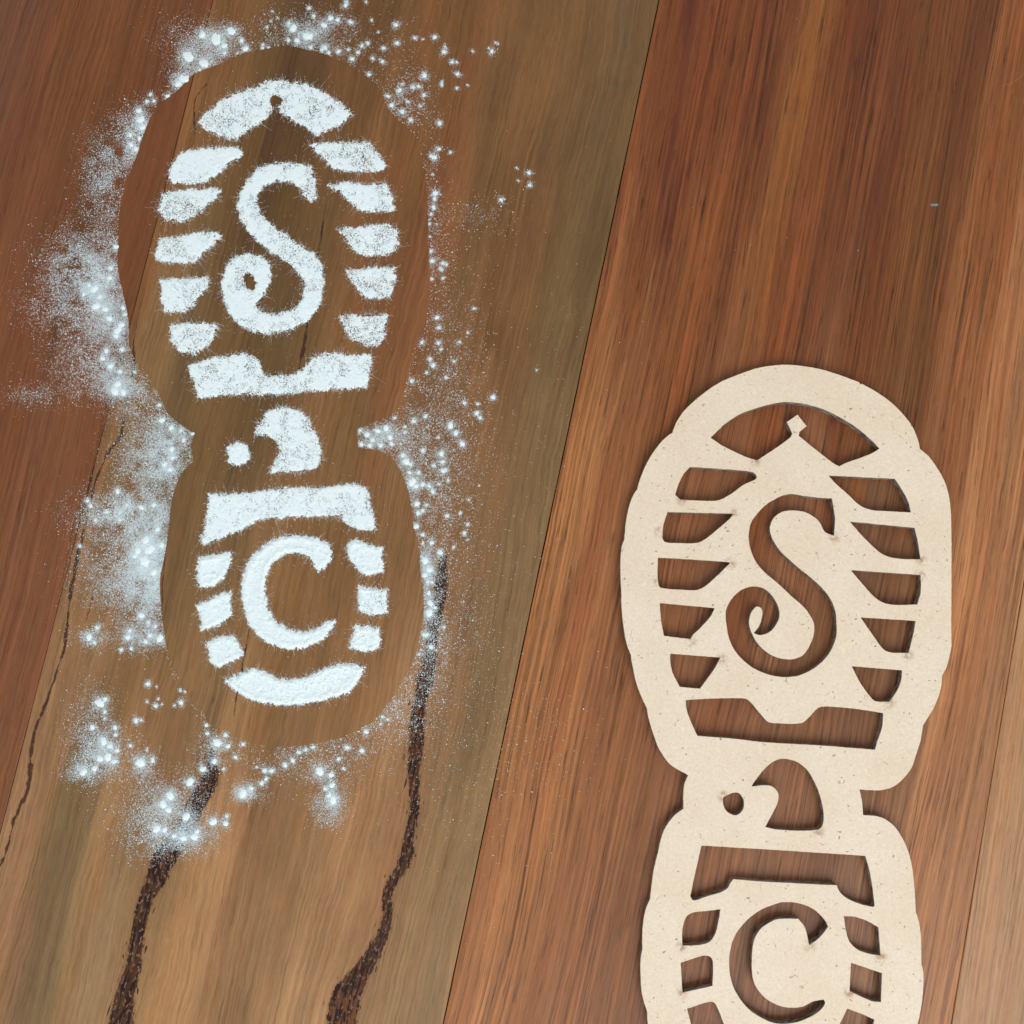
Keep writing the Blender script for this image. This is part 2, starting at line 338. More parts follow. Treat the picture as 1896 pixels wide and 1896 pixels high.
BOARD_LABEL = {1: 'reddish brown board', 2: 'olive brown board with dark gum veins', 3: 'red brown streaky board', 4: 'pale tan board'}
MATS = {0: M_W3, 1: M_W1, 2: M_W2, 3: M_W3, 4: M_W4, 5: M_W2}
fc = pix([(0, 0), (1896, 0), (0, 1896), (1896, 1896)])
us = fc[:, :2] @ dirv
U0, U1 = us.min() - 0.05, us.max() + 0.05
GAP = 0.0002
def board(i):
    v0, v1 = edges[i] + GAP * (0.6 if i != 3 else 0.9), edges[i + 1] - GAP * (0.6 if i != 2 else 0.9)
    stp = {1: .002, 2: .0013, 3: .002, 4: .002}.get(i, .012)
    ug = np.concatenate([np.arange(-1.1, U0, .05), np.arange(U0, U1, stp), np.arange(U1, 1.1, .05)])
    vg = np.concatenate([[v0, v0 + .00012], np.linspace(v0 + .0004, v1 - .0004, max(3, int((v1 - v0) / stp))), [v1 - .00012, v1]])
    nu, nv = len(ug), len(vg)
    U, V = np.meshgrid(ug, vg, indexing='ij')
    Z = np.zeros_like(U); Z[:, 0] = Z[:, -1] = -.0003; Z[:, 1] = Z[:, -2] = -.00004
    wob = (vnoise(ug * 90, ug * 0, 5 + i) - .5) * .00022           # joints are not ruler-straight
    V = V.copy(); V[:, 0] += wob * .5; V[:, -1] += wob * .5
    top = np.stack([U.ravel(), V.ravel(), Z.ravel()], 1)
    idx = np.arange(nu * nv).reshape(nu, nv)
    a, b, c, d = idx[:-1, :-1].ravel(), idx[1:, :-1].ravel(), idx[1:, 1:].ravel(), idx[:-1, 1:].ravel()
    F4 = [np.stack([a, d, c, b], 1)[:, ::-1]]
    # sides and underside
    low0 = top[idx[:, 0]].copy(); low0[:, 2] = -.0124
    low1 = top[idx[:, -1]].copy(); low1[:, 2] = -.0124
    o0 = nu * nv; o1 = o0 + nu
    k = np.arange(nu - 1)
    F4.append(np.stack([idx[:-1, 0], o0 + k, o0 + k + 1, idx[1:, 0]], 1))
    F4.append(np.stack([idx[:-1, -1], idx[1:, -1], o1 + k + 1, o1 + k], 1))
    F4.append(np.stack([o0 + k, o1 + k, o1 + k + 1, o0 + k + 1], 1))
    verts = np.concatenate([top, low0, low1])
    # local frame: x along the board, y to the LEFT across it, so mirror v
    verts[:, 1] *= -1
    faces = np.concatenate(F4)
    o = mesh_obj('floorboard', verts, faces, MATS[i], floor, smooth=True)
    o.rotation_euler = (0, 0, ANG)
    if i in BOARD_LABEL: o['label'] = BOARD_LABEL[i]
    # attributes
    wx = U * dirv[0] + V * nrm[0]; wy = U * dirv[1] + V * nrm[1]
    q = topix(np.stack([wx.ravel(), wy.ravel(), np.zeros(nu * nv)], 1))
    ctl = TONE[{0: 2, 1: 0, 2: 1, 3: 2, 4: 3, 5: 1}[i]]
    uv = np.stack([U.ravel(), V.ravel()], 1)
    uv[:, 1] += .010 * (vnoise(uv[:, 0] * 14 + 7, uv[:, 1] * 160 + 9, 21 + i) - .5) + .006 * (vnoise(uv[:, 0] * 30 + 7, uv[:, 1] * 420 + 9, 31 + i) - .5)
    uv[:, 0] += .05 * (vnoise(uv[:, 0] * 9 + 3, uv[:, 1] * 500 + 30, 41 + i) - .5)
    su, sv = (.060, .0075) if i in (1, 2) else (.080, .006)
    chroma = np.mean([base_tone(x, y, c) for (x, y, *c) in ctl], 0); lum = chroma.mean(); chroma /= lum
    num = np.zeros((len(uv), 3)); den = np.zeros(len(uv)) + 1e-12
    for (x, y, *c) in ctl:
        w = pix((x, y))[0, :2]; cu, cv = w @ dirv, w @ nrm
        if i in (0, 5): cv += edges[i] - (vM if i == 0 else vL)
        g = 1.0 / (((uv[:, 0] - cu) / su) ** 2 + ((uv[:, 1] - cv) / sv) ** 2 + 0.12) ** 2.0
        bt = base_tone(x, y, c)
        bt = bt.mean() * (.5 * bt / bt.mean() + .5 * chroma)
        bt = (.96 * bt + .04 * bt.mean()) * np.array([.97, .985, .92]) if i in (0, 3) else (.90 * bt + .10 * bt.mean()) * np.array([.98, .985, .96])
        bt = bt * (lum / bt.mean()) ** .28                       # tones vary gently over a board
        num += g[:, None] * bt; den += g
    mac = num / den[:, None]  # board colour still holds some of the window's brightening towards the bottom
    nall = len(verts)
    colr = np.ones((nall, 4), np.float32); colr[:nu * nv, :3] = mac; colr[nu * nv:, :3] = (.06, .035, .02)
    at = o.data.attributes.new('macro', 'FLOAT_COLOR', 'POINT'); at.data.foreach_set('color', colr.ravel())
    vein = np.full(nall, 99.0, np.float32); core = np.ones(nall, np.float32)
    if i == 2:
        vein[:nu * nv] = np.minimum.reduce([band(q, L) for L in VEINS])
        for kk, L in enumerate(CRACKS):
            L = np.array(L, float); w = pix(L[:, :2])[:, :2]; cu, cv = w @ dirv, w @ nrm
            od = np.argsort(cu); cu, cv, hw = cu[od], cv[od], L[od, 2] * 1.1
            vec = np.zeros((nall, 3), np.float32); uu = U.ravel()
            vec[:nu * nv, 0] = (V.ravel() - np.interp(uu, cu, cv)) / PX
            vec[:nu * nv, 1] = np.interp(uu, cu, hw, left=-4, right=-4); vec[nu * nv:, 0] = 99
            at = o.data.attributes.new('crack_%d' % kk, 'FLOAT_VECTOR', 'POINT'); at.data.foreach_set('vector', vec.ravel())
        core[:nu * nv] = .62 - .5 * np.exp(-(((q[:, 0] - 648) / 40) ** 2 + ((q[:, 1] - 1885) / 50) ** 2))
    for nm, ar in (('vein', vein), ('vein_core', core)):
        at = o.data.attributes.new(nm, 'FLOAT', 'POINT'); at.data.foreach_set('value', ar)
    return o
for i in range(6): board(i)

# ------------------------------------------------------------------ stencil
T_ST = 0.0042
SCORCH = [(1353,1043),(1279,1187),(1337,1220),(1399,853),(1263,926),(1358,952),(1545,996),(1705,1037),(1680,1213),(1648,1301),(1339,1474),(1499,1751),(1262,1753),(1263,1839),
          (1573,1838),(1631,1771),(1222,985),(1219,1075),(1516,1538),(1704,1066)]
t = NT('raw_fibreboard_face')
co = t.n('ShaderNodeTexCoord').outputs['Object']
c = t.mix(t.rng(t.noise(co, 45.0, 3.0), 0.3, 0.7), rgba(229, 214, 192), rgba(232, 220, 202))
mott = t.noise(co, 900.0, 3.0, 0.65)
c = t.mix(t.rng(mott, 0.35, 0.68), t.vmath('MULTIPLY', c, (0.93, 0.93, 0.925)), t.vmath('MULTIPLY', c, (1.03, 1.03, 1.03)))
# wood fibres: short dark curls, a few sizes
wob = t.vmath('ADD', co, t.scale(t.vmath('SUBTRACT', t.noise(co, 260.0, 1.0, color=True), (.5, .5, .5)), (.006, .006, 0)))
def curl(rot, seed, lo, hi, su, sv):
    mp = t.n('ShaderNodeMapping'); t.l(wob, mp.inputs['Vector'])
    mp.inputs['Rotation'].default_value = (0, 0, rot); mp.inputs['Location'].default_value = (seed, seed*.3, seed)
    return t.rng(t.noise(t.scale(mp.outputs[0], (su, sv, 1)), 1.0, 0.0), lo, hi)
fib = t.math('MAXIMUM', curl(0.3, 1.0, .80, .85, 260, 1700), curl(1.6, 2.0, .80, .85, 260, 1700))
fib = t.math('MAXIMUM', fib, curl(2.5, 3.0, .79, .84, 300, 1700))
c = t.mix(t.math('MULTIPLY', fib, 0.45), c, rgba(105, 88, 70))
pale_f = curl(0.9, 6.0, .72, .8, 200, 1200)
c = t.mix(t.math('MULTIPLY', pale_f, 0.35), c, rgba(250, 240, 220))
speck = t.rng(t.noise(co, 820.0, 0.0), .815, .84)
c = t.mix(t.math('MULTIPLY', speck, 0.55), c, rgba(60, 48, 42))
# scorch marks where the laser pierced the board
sc_sum = None
for (x, y) in SCORCH:
    w = pix((x, y), T_ST)[0]
    g = t.rng(t.vmath('DISTANCE', co, (float(w[0]), float(w[1]), T_ST)), .0034, 0.0002, 0, 1)
    sc_sum = g if sc_sum is None else t.math('MAXIMUM', sc_sum, g)
sc_sum = t.math('MULTIPLY', sc_sum, t.rng(t.noise(co, 500.0, 2.0), .3, .65))
c = t.mix(t.math('MULTIPLY', sc_sum, 0.75), c, rgba(150, 112, 66))
# a trace of burn along every cut
eb = t.attr('edge').outputs['Fac']
t.l(c, t.b.inputs['Base Color']); t.b.inputs['Roughness'].default_value = 0.62
t.b.inputs['Specular IOR Level'].default_value = 0.3
t.l(t.bump(mott, 0.12, 0.0001), t.b.inputs['Normal'])
M_MDF = t.m
t = NT('laser_charred_edge')
co = t.n('ShaderNodeTexCoord').outputs['Object']
bandn = t.noise(t.scale(co, (350, 350, 1600)), 1.0, 2.0)
t.l(t.mix(t.rng(bandn, .35, .65), rgba(62, 54, 52), rgba(165, 158, 156)), t.b.inputs['Base Color'])
t.b.inputs['Roughness'].default_value = 0.5
M_CHAR = t.m
t = NT('singed_arris'); nz = t.noise(t.n('ShaderNodeTexCoord').outputs['Object'], 300.0, 3.0)
t.l(t.mix(t.rng(nz, .35, .65), rgba(196, 172, 138), rgba(138, 108, 78)), t.b.inputs['Base Color']); t.b.inputs['Roughness'].default_value = 0.6
M_RIM = t.m

OUT = [(1440,675.4),(1403,681),(1365,694),(1334.7,706.6),(1309,723),(1286.6,740.8),(1266,761),(1253.7,778.7),(1246,796.5),(1244.8,801,1),(1236,806.6),(1220.8,821.8),(1203,847),(1190.4,872.4),
 (1182.8,892.7),(1179.7,905.3,1),(1172.7,915.4),(1165,935.7),(1159.5,960),(1155.4,999.2,1),(1151,1010.6),(1148.6,1036),(1148.6,1066),(1150.4,1104.3,1),(1150,1112),(1151.6,1137),(1155,1167.6),
 (1161,1195.4),(1167.6,1213,1),(1169.6,1228),(1177.7,1263.8),(1187.8,1291.6),(1197.5,1312,1),(1200.5,1329.6),(1209.4,1360),(1223.3,1393),(1243.5,1418),(1274,1435.5,1),(1267.6,1449),(1265,1466.6),
 (1265,1497.5,1),(1251,1507),(1236,1525),(1225.8,1545),(1218,1578),(1209.4,1613.5),(1203,1665.4,1),(1196.7,1679),(1191.6,1699.5),(1189,1725),(1189,1757.8,1),(1185.8,1775.5),(1185.8,1811),(1189,1844),
 (1198,1874,1),(1199,1896),(1207,1930),(1222,1968,1),(1240,2005),(1275,2045),(1325,2075),(1390,2090),(1450,2093),(1515,2085),(1580,2062),(1630,2025),(1662,1985),(1682,1945),(1693,1915,1),(1699.5,1896),
 (1706,1866.6),(1710.4,1821),(1709.7,1798.3),(1706.6,1785.6,1),(1705.4,1730),(1700.8,1702),(1696.3,1689.4,1),(1694.5,1656.5),(1689.4,1606),(1681.8,1575.5),(1669,1547.6),(1651.4,1525),(1628.7,1512),
 (1598.3,1508.7,1),(1596.5,1484),(1592,1462,1),(1611,1463.6),(1636,1463),(1659,1454),(1676.8,1437.5),(1688,1422),(1695.7,1400.5),(1704.6,1372.7),(1707.6,1355),(1709.7,1342.8,1),(1719.8,1327),
 (1733.7,1301.8),(1742.6,1274),(1745,1251,1),(1752.7,1236),(1759,1213),(1762.3,1195.4,1),(1761.8,1162.5),(1762.3,1074),(1761.6,960),(1758.3,923),(1750,892.7),(1736,867),(1719.8,844.6),(1703.3,830.6,1),
 (1700.8,816.7),(1690.7,791.4),(1674,768.6),(1651.4,745.8),(1623.6,725.6),(1596,710,1),(1593.5,711.5,1),(1591,707.5,1),(1557.8,695),(1522.3,683.8),(1487,677.5),(1460,675)]
HOLES = [
 # toe arc with the diamond standing in it
 [(1316.5,810.4,1),(1339.7,787.6),(1367.6,768.6),(1400.5,756),(1430,748),(1454,744.6),(1487,747.8),(1524.9,758.5),(1562.8,777.5),(1593,797.7),(1616,818),(1628,830.6,1),(1613.5,839),(1590.7,848.4),(1568,856),
  (1554,862.8,1),(1545,858.5),(1517,837),(1494.5,819),(1479.3,806.6,1),(1480.6,800,1),(1494,789,1),(1476.8,767.3,1),(1456.5,781,1),(1466.6,803,1),(1464,809,1),(1441,826),(1420,840),(1401.8,852,1),(1385,847),(1360,835.7),(1337,824.3)],
 [(1277.7,864.8,1),(1390.4,873.7),(1400.5,881),(1399,887),(1377.7,896.5),(1355,913),(1334.7,924.3),(1317,927),(1260,924.8,1),(1250.4,916,1),(1256,897.7),(1266.3,877.5)],
 [(1236,948.4,1),(1357.5,951.4,1),(1351,960),(1324.6,982.8),(1304,999),(1289,1005),(1251,1005),(1231,1003),(1226.6,995.4,1),(1228.9,972.7)],
 [(1218.7,1033,1),(1276.5,1036),(1352.4,1041.5,1),(1329.6,1063.8),(1306.8,1084),(1291.6,1091.6),(1263.8,1091.6),(1223.3,1087.8),(1219.5,1081.5),(1217.7,1061)],
 [(1222,1117,1),(1322.8,1126.3,1),(1314.4,1142.3),(1294,1165),(1282.8,1175),(1278.5,1182.8,1),(1253.7,1180),(1229.6,1177,1),(1224.6,1150)],
 [(1241.5,1210.6,1),(1333.4,1218,1),(1322,1238.5),(1296,1274.7,1),(1258.7,1271.4,1),(1246,1246),(1241.5,1225.8)],
 [(1270,1296.7,1),(1314.4,1294),(1377.7,1293.7),(1387.8,1299),(1405.6,1319.5),(1420.8,1336),(1441,1339.7),(1484.4,1339),(1497,1329.6),(1509.7,1315.7),(1519.8,1309.4),(1542.6,1308.9),(1593,1314),(1635,1320.8,1),
  (1632.5,1347),(1624.9,1370),(1619.8,1387.8,1),(1517,1379.7),(1416,1374),(1365,1368),(1291.6,1362,1),(1279,1334.7),(1272,1314.4)],
 [(1534.5,880.8,1),(1656.5,886.8,1),(1671.7,910.4),(1681.8,930.6),(1686,948.4,1),(1638.8,945.8),(1613.5,943.8),(1593,935.7),(1568,913),(1547.6,895)],
 [(1574,966,1),(1693,977.7,1),(1699.5,1005.6),(1704,1035.4,1),(1664,1034),(1638.8,1028),(1623.6,1018),(1598,993)],
 [(1576,1056,1),(1704,1065,1),(1704.6,1094),(1698.3,1119,1),(1659,1119.5),(1636,1115.7),(1618.5,1104.3),(1595.7,1079)],
 [(1594,1143.5,1),(1695,1150,1),(1689.4,1180),(1681.8,1208.6,1),(1649,1207.6),(1636,1201.8),(1616,1175)],
 [(1577.5,1234,1),(1669.7,1241.5,1),(1668,1261),(1659,1281.5),(1646.4,1299,1),(1621,1298),(1611,1289),(1593,1263.8)],
 # S
 [(1540,923,1),(1517,921.8),(1492,919),(1466.6,915),(1449,918),(1431,926.8),(1416,937),(1400.5,953.4),(1392,966),(1387.8,980),(1386.6,998),(1390.4,1018),(1400.5,1041),(1418,1061),(1440,1079.5),(1466.6,1104.3),
  (1489.4,1124.6),(1502,1142.3),(1507.6,1155),(1507,1175),(1499.5,1195.4),(1487,1213),(1469,1220.8),(1447,1220),(1426,1212),(1405.6,1195.4),(1390.4,1170),(1386.6,1152.4),(1390.4,1134.7),(1400.5,1123),
  (1409.4,1125.8),(1412,1137),(1406.8,1157.5),(1396,1172,1),(1408,1175.7),(1425.8,1169),(1436,1157),(1442.6,1142),(1441,1124.6),(1431,1105.6),(1415.7,1091),(1395.4,1085.8),(1372.7,1093),(1355,1109.4),
  (1344.8,1129.6),(1345.3,1155),(1352.4,1187.8),(1367.6,1213),(1390.4,1233.4),(1415.7,1246),(1440,1252.4),(1460,1253),(1484.4,1248.6),(1512,1233.4),(1535,1209.4),(1547.6,1180),(1548.4,1152.4),(1545,1127),
  (1532.5,1101.8),(1504.6,1072.7),(1471.7,1046),(1443.8,1019.5),(1430,998),(1424.9,980),(1428.7,965),(1435,956),(1449,947),(1469,944.6),(1492,948.4),(1509.7,958.5),(1518,967),(1527.4,984),(1543.8,991.6,1),(1545.6,960)],
 # arch drop and dot
 [(1391.6,1456,1),(1405.6,1436),(1421,1419),(1436,1408.5),(1451.4,1405),(1474,1410.6),(1489.4,1421),(1499.5,1433),(1514.7,1464),(1523.6,1499.5),(1523.6,1525),(1516,1535),(1479.3,1537.5),(1436.3,1535),(1417.3,1531,1),
  (1428.7,1509.7),(1440,1487),(1441.3,1469),(1431,1456.5),(1416,1453.5)],
 [(1339,1476.8,1),(1355,1468.7),(1367.6,1469),(1376.5,1481.8),(1375,1499.5),(1362.5,1509),(1347,1503),(1339.7,1489.4)],
 # heel bar
 [(1299,1566,1),(1416,1573),(1602,1585,1),(1611,1618.5),(1619.3,1676.8,1),(1616,1679),(1580.6,1669),(1560,1656.5),(1552.7,1646.4),(1550,1638.8,1),(1416,1632),(1357.5,1627.4,1),(1351,1636),(1347.3,1643.8),
  (1334.7,1651.4),(1309.4,1659),(1284,1666.6),(1278.5,1659,1),(1286.6,1621)],
 # C
 [(1533,1716,1),(1527.4,1704.6),(1507,1684.4),(1479.3,1673),(1449,1671),(1431,1676),(1410.6,1684),(1382.8,1704.6),(1360,1735),(1351,1770.4),(1352.4,1806),(1362.5,1836),(1385,1866.6),(1415.7,1887),(1441,1895),
  (1471.7,1893),(1497,1884),(1517,1871.7),(1527.4,1857.8),(1524.9,1851,1),(1504.6,1855),(1487,1864),(1459,1866),(1433.7,1859),(1413,1845),(1395.4,1818.5),(1391.6,1780.6),(1395.4,1742.6),(1408,1719.8),
  (1430,1705),(1445,1700.8),(1478,1700.8,1),(1489.4,1714.7),(1494.5,1730),(1498.3,1749.7,1),(1517,1736)],
 [(1333.4,1683.8,1),(1331,1699.5),(1324.6,1727),(1314.4,1742.6),(1296.7,1749),(1263.8,1750.7,1),(1263.8,1722.3),(1270,1699.5),(1281.5,1690.7),(1309.4,1687)],
 [(1260.8,1783,1),(1301.8,1770),(1314.4,1771.7),(1319.5,1780.6),(1319,1825,1),(1263.8,1837.5,1)],
 [(1272.7,1868,1),(1318,1855),(1327,1864),(1339.7,1896),(1350,1918,1),(1290,1936,1)],
 [(1562.8,1696.5,1),(1583,1698),(1608.4,1707),(1626,1717.3,1),(1630,1769,1),(1608.4,1765.4),(1588,1757.8),(1573,1742.6),(1566.6,1722.3)],
 [(1576,1783,1),(1632.5,1802,1),(1631,1855,1),(1613.5,1852.7),(1573.5,1835,1)],
 [(1569,1868,1),(1593,1876.8),(1618.5,1888,1),(1617,1896),(1608,1935,1),(1548,1912,1)],
 [(1316,1956,1),(1371,1931),(1424,1947),(1477,1947),(1530,1924),(1585,1928,1),(1551,1979),(1488,2000),(1435,2006),(1371,1990)],
]
def build_stencil():
    loops = [smooth_path(OUT)] + [smooth_path(h, step=3.0) for h in HOLES]
    tops = []
    for k, L in enumerate(loops):
        L = L + (rng.random(L.shape) - .5) * 0.35          # laser jitter
        tops.append(pix(L, T_ST))
    ins = []
    for k, L in enumerate(tops):                           # slightly singed, broken top arris
        e = np.roll(L, -1, 0)[:, :2] - np.roll(L, 1, 0)[:, :2]
        nn = np.stack([e[:, 1], -e[:, 0]], 1) / np.maximum(np.linalg.norm(e, axis=1), 1e-9)[:, None]
        area = np.sum(L[:, 0] * np.roll(L[:, 1], -1) - np.roll(L[:, 0], -1) * L[:, 1])
        sg = -1 if (area > 0) == (k == 0) else 1           # towards the board's material
        I = L.copy(); I[:, :2] += nn * sg * .00014; ins.append(I)
    tri = tessellate_polygon([[Vector((float(p[0]), float(p[1]), 0)) for p in L] for L in ins])
    V = np.concatenate(ins); n = len(V)
    Vm = np.concatenate(tops); Vm[:, 2] = T_ST - .00010
    Vb = Vm.copy(); Vb[:, 2] = 0.00005
    verts = np.concatenate([V, Vm, Vb]); faces = []; mi = []
    for f in tri:
        a, b, c = [V[i][:2] for i in f]
        if (b[0]-a[0])*(c[1]-a[1]) - (b[1]-a[1])*(c[0]-a[0]) < 0: f = f[::-1]
        faces.append(tuple(f)); mi.append(0)
        faces.append(tuple(i + 2 * n for i in f[::-1])); mi.append(0)
    s = 0
    for k, L in enumerate(tops):
        m = len(L)
        area = np.sum(L[:, 0] * np.roll(L[:, 1], -1) - np.roll(L[:, 0], -1) * L[:, 1])
        fwd = (area > 0) == (k == 0)
        for i in range(m):
            a, b = s + i, s + (i + 1) % m
            for lv, mt in ((0, 2), (n, 1)):
                faces.append((b + lv, a + lv, a + n + lv, b + n + lv) if fwd else (a + lv, b + lv, b + n + lv, a + n + lv)); mi.append(mt)
        s += m
    o = mesh_obj('boot_print_stencil', verts, faces, [M_MDF, M_CHAR, M_RIM])
    o.data.polygons.foreach_set('material_index', mi)
    o['label'] = 'cream fibreboard stencil of a boot sole with cut-out letters S and C'
    o['category'] = 'stencil'
    return o
build_stencil()

# ------------------------------------------------------------------ white powder
def powder_mat(name, a, b):
    t = NT(name)
    co = t.n('ShaderNodeTexCoord').outputs['Object']
    t.l(t.mix(t.rng(t.noise(co, 1400.0, 2.0), .3, .7), a, b), t.b.inputs['Base Color'])
    t.b.inputs['Roughness'].default_value = 0.85; t.b.inputs['Specular IOR Level'].default_value = 0.25
    t.b.inputs['Subsurface Weight'].default_value = 0.0
    return t.m
M_POW = powder_mat('white_powder', (0.77, 0.91, 0.98, 1), (0.83, 0.95, 0.99, 1))

OCT_V = np.array([(1,0,0),(-1,0,0),(0,1,0),(0,-1,0),(0,0,1),(0,0,-.6)], float)
OCT_F = np.array([(0,2,4),(2,1,4),(1,3,4),(3,0,4),(2,0,5),(1,2,5),(3,1,5),(0,3,5)])
def grains(P, r, base=0.0):
    """P (n,2) photo pixels, r radius in photo pixels, base height in metres -> verts, tris"""
    n = len(P)
    c = pix(P, 0.0); rr = r * PX
    a = rng.random(n) * math.tau; ca, sa = np.cos(a), np.sin(a)
    sx = rr * (.75 + .6 * rng.random(n)); sy = rr * (.75 + .6 * rng.random(n)); sz = rr * (.7 + .5 * rng.random(n))
    x = OCT_V[None, :, 0] * sx[:, None]; y = OCT_V[None, :, 1] * sy[:, None]; z = OCT_V[None, :, 2] * sz[:, None]
    v = np.stack([x * ca[:, None] - y * sa[:, None] + c[:, 0:1], x * sa[:, None] + y * ca[:, None] + c[:, 1:2],
                  z + (base + .55 * sz)[:, None] if np.ndim(base) else z + base + .55 * sz[:, None]], 2).reshape(-1, 3)
    f = (OCT_F[None] + (np.arange(n) * 6)[:, None, None]).reshape(-1, 3)
    return v, f
def dome(x, y, r, hgt):
    """a small lumpy heap"""
    nr, ns = 4, max(11, int(r * 2.2)); vs = [(0, 0, 1.0)]
    ph = random.random() * 9
    for k in range(1, nr + 1):
        q = k / nr
        for s in range(ns):
            a = math.tau * s / ns
            rad = q * (1 + (.16 * math.sin(2 * a + ph) + .10 * math.sin(5 * a + 2.3 * ph) + .28 * (random.random() - .5)) * q)
            vs.append((rad * math.cos(a), rad * math.sin(a), (1 - q * q) ** .8 * (1 + .3 * (random.random() - .5))))
    fs = [(0, 1 + s, 1 + (s + 1) % ns) for s in range(ns)]
    for k in range(nr - 1):
        o = 1 + k * ns
        for s in range(ns):
            b = (s + 1) % ns
            fs += [(o + s, o + ns + s, o + ns + b), (o + s, o + ns + b, o + b)]
    v = np.array(vs); c = pix((x, y))[0]
    out = np.stack([c[0] + v[:, 0] * r * PX, c[1] + v[:, 1] * r * PX, v[:, 2] * hgt - .00002], 1)
    return out, np.array(fs)
TET_V = np.array([(1,0,-.3),(-.5,.87,-.3),(-.5,-.87,-.3),(0,0,.9)], float)
TET_F = np.array([(0,1,3),(1,2,3),(2,0,3),(0,2,1)])
def dust(P, r):
    """the finest powder: specks below what the photograph resolves, which together read as a film"""
    n = len(P); c = pix(P, 0.0); rr = (r * PX)[:, None]; a = rng.random(n) * math.tau; ca, sa = np.cos(a)[:, None], np.sin(a)[:, None]
    x = TET_V[None, :, 0] * rr; y = TET_V[None, :, 1] * rr
    v = np.stack([x * ca - y * sa + c[:, 0:1], x * sa + y * ca + c[:, 1:2], (TET_V[None, :, 2] + .45) * rr * .8], 2).reshape(-1, 3)
    return v, (TET_F[None] + (np.arange(n) * 4)[:, None, None]).reshape(-1, 3)
def merge(parts):
    V, F, o = [], [], 0
    for v, f in parts:
        if len(v) == 0: continue
        V.append(v); F.append(f + o); o += len(v)
    return np.concatenate(V), np.concatenate(F)

